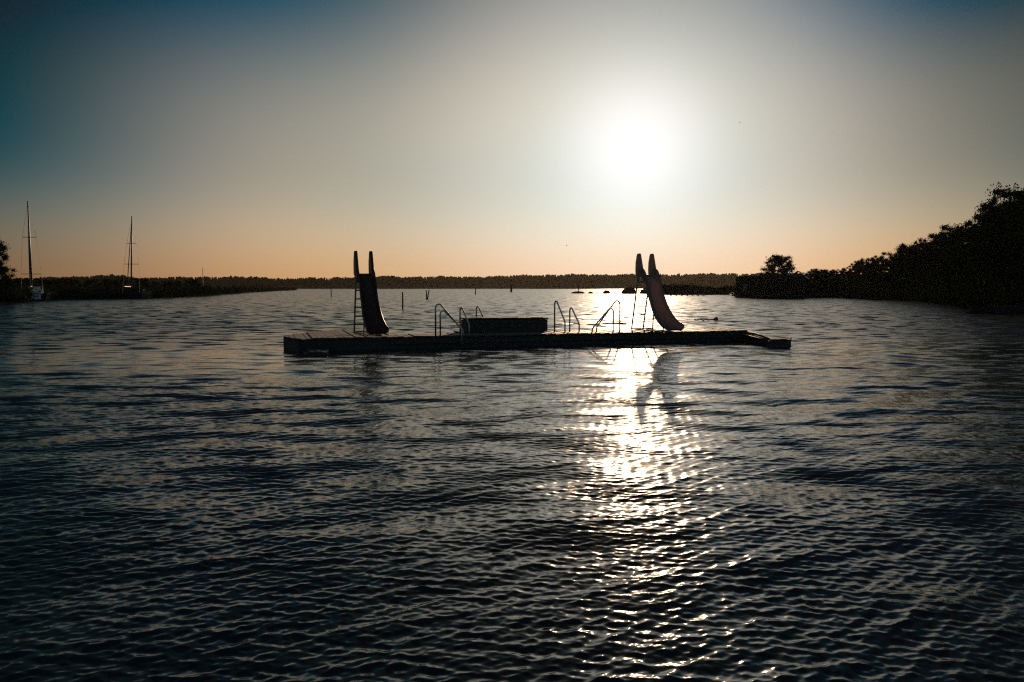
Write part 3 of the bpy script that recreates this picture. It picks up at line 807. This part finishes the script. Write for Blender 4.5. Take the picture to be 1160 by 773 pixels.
# bushy islet left of the boathouse
ip = [at_z(x, 334.2) for x in (744, 770, 800, 836)]
cx = (ip[0] + ip[-1]) / 2; iw = (ip[-1] - ip[0]).length / 2
mb = MB(); uvball(mb, (0, 0, 0), 1, (1, 1, 1), 40, 12)
mb.v = [(x * iw * 1.05 * (1 + .05 * math.sin(7 * y)), y * 9, z * (1.1 + .3 * math.sin(5 * x + 1)) + .02) for x, y, z in mb.v]
o = mb.build('islet', M['rock'], None, True); o.location = (cx.x, cx.y + 9.5, 0); tag(o, kind='structure')
pts = []
for i in range(60):
    x = 746 + 88 * i / 59; D = cx.y + 5 + rr.uniform(0, 5); q = at_d(x, 330, D)
    top = np.interp(x, [744, 752, 765, 785, 800, 812, 825, 836], [329, 322, 319.5, 320.5, 324, 324.5, 321.5, 322]); h = at_d(x, float(top), D).z - .9
    pts.append((Vector((q.x, D, .7)), max(.5, h * rr.uniform(.7, .95))))
scrub('islet_shrubs', pts, 2, .26, 220, 12, M['leaf2'], 3)

# left shore: low reedy headland, shore tree, bushes
lpx = [(-120, 346), (-40, 345), (0, 344), (14, 342.6), (60, 340.3), (120, 339.6), (155, 339), (185, 338.0), (225, 336.2), (265, 333.2), (300, 331.0), (335, 329.4)]
lsh = [at_z(x, y - .4, 0) for x, y in lpx]
rows = []
for q in lsh:
    out = Vector((q.x, q.y, 0)).normalized(); rows.append([q - out * 1.5 + Vector((0, 0, -.5)), q + Vector((0, 0, .05)), q + out * 6 + Vector((0, 0, .5)), q + out * 60 + Vector((0, 0, 1.0)), q + out * 62 + Vector((0, 0, -1))])
vs = [v for r_ in rows for v in r_]; fs = []
for i in range(len(rows) - 1):
    for k in range(4): fs.append((i * 5 + k, i * 5 + 5 + k, i * 5 + 6 + k, i * 5 + 1 + k))
tag(MB().add(vs, fs).build('headland_ground', M['soil'], None, True), kind='structure')
def lD(px): return float(np.interp(px, [a for a, _ in lpx], [q.y for q in lsh]))
pts = []
for i in range(330):
    x = -100 + 434 * i / 329; D = lD(x) + rr.uniform(1.0, 8); q = at_d(x, 330, D); pts.append((Vector((q.x, D, .2)), min(2.9, (at_d(x, 320 + rr.uniform(-3, 5), D).z) * .8)))
scrub('reed_bed', pts, 2, .17, 120, 14, M['reed'], 3)
G_L = 'low trees along the reedy headland'
for i in range(20):
    x = 10 + 215 * (i / 19) + rr.uniform(-6, 6); D = lD(x) + rr.uniform(22, 50); q = at_d(x, 330, D); top = at_d(x, 316.5 + rr.uniform(-1.5, 3.5), D).z; h = (top - .7) / 9.9
    place_tree(rr.randrange(4), Vector((q.x, D, .7)), h, h * rr.uniform(1.2, 1.8), 'low dark tree behind the reed bed of the headland with the moored yachts', G_L, rr.uniform(0, 6.28))
D = lD(-10) + 4; q = at_d(-12, 330, D); h = (at_d(0, 268, D).z - .5) / 9.9
place_tree(0, Vector((q.x, D, .5)), h, h * .78, 'dark leafy tree cut by the frame edge, standing on the headland beside the pale yacht', None, 1.0, 'shore_tree')
D = lD(-6) + 2; q = at_d(-4, 330, D); h = (at_d(-4, 292, D).z - .5) / 9.9
place_tree(1, Vector((q.x, D, .5)), h, h * 1.1, 'lower bushy tree under the leafy shore tree at the frame edge', None, 2.0, 'shore_tree')
# far radio mast
D = 1150.; b = at_d(230.2, 326, D); t = at_d(230.2, 303.5, D)
rm = MB(); 
for k in range(3):
    a = 2.094 * k; rm.tube([(b.x + .5 * math.cos(a), D + .5 * math.sin(a), 2), (b.x + .3 * math.cos(a), D + .3 * math.sin(a), t.z)], .16, 5)
zz = 3.
while zz < t.z - 1:
    for k in range(3):
        a, a2 = 2.094 * k, 2.094 * (k + 1); rm.tube([(b.x + .45 * math.cos(a), D + .45 * math.sin(a), zz), (b.x + .45 * math.cos(a2), D + .45 * math.sin(a2), zz + 1)], .06, 4)
    zz += 1.
tag(rm.build('radio_mast', M['alu']), 'thin radio mast poking above the far forest line', 'mast')

# far wooded shore as one mass on a low terrain
DF = 1250.
far_top = lambda x: float(np.interp(x, [-300, -100, 20, 60, 110, 125, 145, 160, 230, 300, 322, 370, 440, 460, 560, 600, 640, 720, 760, 830, 900, 1000, 1500],
                                       [316, 316, 316, 314.5, 313, 311.8, 313, 315.5, 314, 314.5, 316.2, 315, 313.2, 314, 313.8, 312.2, 311.6, 311.5, 311.2, 310.5, 310, 310, 310]))
rows = []
for i in range(121):
    x = -300 + 1800 * i / 120; d = DF + 40 * math.sin(i * .37) + 25 * math.sin(i * 1.1)
    q = at_d(x, 330, d); out = Vector((q.x, q.y, 0)).normalized()
    zt = at_d(x, far_top(x) + 5.5, d).z
    rows.append([Vector((q.x, q.y, -1)), Vector((q.x, q.y, .8)) + out * 3, Vector((q.x, q.y, max(2, zt * .62))) + out * 12, Vector((q.x, q.y, max(3, zt))) + out * 160, Vector((q.x, q.y, zt)) + out * 500, Vector((q.x, q.y, -2)) + out * 520])
vs = [v for r_ in rows for v in r_]; fs = []
for i in range(len(rows) - 1):
    for k in range(5): fs.append((i * 6 + k, i * 6 + 6 + k, i * 6 + 7 + k, i * 6 + 1 + k))
tag(MB().add(vs, fs).build('far_hill', M['soil_far'], None, True), kind='structure')
g = np.random.default_rng(3); VV = []; FF = []; off = 0
for i in range(4200):
    x = (-290 + 1780 * g.random()) if i % 4 == 0 else (-10 + 920 * g.random()); k = g.random(); d = DF + 40 * math.sin((x + 300) / 15 * .37) + 25 * math.sin((x + 300) / 15 * 1.1) + 4 + 170 * k
    q = at_d(x, 330, d); zt = at_d(x, far_top(x) + 5.5, d).z
    zb = (.8 + k * max(2, zt * .9)); H = (at_d(x, far_top(x) + .35 * math.sin(x * .21) + .3 * math.sin(x * .083 + 1) + .25 * math.sin(x * .47 + 2) + g.normal(0, .33), d).z - zb) * (1 if k > .55 else g.uniform(.55, .9)); H = float(np.clip(H, 5, 24))
    n = 70; conif = g.random() < .45
    u = g.random(n); t = g.random(n) * 6.283
    if conif: rad = (1 - u) * H * .2 * np.sqrt(g.random(n)) + .1; zz = zb + H * (.06 + .94 * u)
    else:
        rad = np.sin(np.pi * np.clip(u * .9 + .08, 0, 1)) * H * .33 * np.sqrt(g.random(n)); zz = zb + H * (.1 + .86 * u)
    P = np.stack([q.x + rad * np.cos(t), d + rad * np.sin(t), zz], -1)
    a = g.normal(size=(n, 3)); a /= np.linalg.norm(a, axis=1, keepdims=True); b_ = np.cross(a, g.normal(size=(n, 3))); b_ /= np.linalg.norm(b_, axis=1, keepdims=True)
    s = H * .1 * g.uniform(.6, 1.3, (n, 1))
    VV.append(np.stack([P - a * s, P + b_ * s, P + a * s, P - b_ * s], 1).reshape(-1, 3)); FF.append(np.arange(n * 4).reshape(-1, 4) + off); off += n * 4
tag(np_mesh('far_forest', np.concatenate(VV), np.concatenate(FF), M['forest']), kind='stuff')

# ------------------------------------------------------------------ air
def build_haze():
    mb = MB(); mb.add([(-1500, -60, -6), (1900, -60, -6), (1900, 2000, -6), (-1500, 2000, -6), (-1500, -60, 60), (1900, -60, 60), (1900, 2000, 60), (-1500, 2000, 60)],
                      [(3, 2, 1, 0), (4, 5, 6, 7), (0, 1, 5, 4), (1, 2, 6, 5), (2, 3, 7, 6), (3, 0, 4, 7)])
    m = bpy.data.materials.new('thin_evening_air'); m.use_nodes = True; nt = m.node_tree; nt.nodes.clear()
    o = nt.nodes.new('ShaderNodeOutputMaterial'); v = nt.nodes.new('ShaderNodeVolumePrincipled')
    v.inputs['Color'].default_value = (.31, .285, .245, 1); v.inputs['Density'].default_value = HAZE; v.inputs['Anisotropy'].default_value = .64
    nt.links.new(v.outputs[0], o.inputs['Volume'])
    tag(mb.build('haze', m), kind='stuff')
HAZE = 0.000034
if HAZE: build_haze()

# ------------------------------------------------------------------ render settings
vs_ = scene.view_settings
scene.display_settings.display_device = 'sRGB'
vs_.view_transform = 'Standard'; vs_.look = 'None'; vs_.exposure = 0; vs_.gamma = 1; vs_.use_curve_mapping = False
scene.render.engine = 'CYCLES'
c = scene.cycles
c.use_denoising = False; c.denoiser = 'OPENIMAGEDENOISE'; c.denoising_input_passes = 'RGB_ALBEDO_NORMAL'; c.denoising_prefilter = 'ACCURATE'; c.max_bounces = 6; c.glossy_bounces = 4; c.diffuse_bounces = 2; c.transmission_bounces = 2; c.volume_bounces = 0
c.sample_clamp_indirect = 4; c.sample_clamp_direct = 5.0; c.caustics_reflective = False; c.caustics_refractive = False
c.pixel_filter_type = 'BLACKMAN_HARRIS'; c.filter_width = 1.2
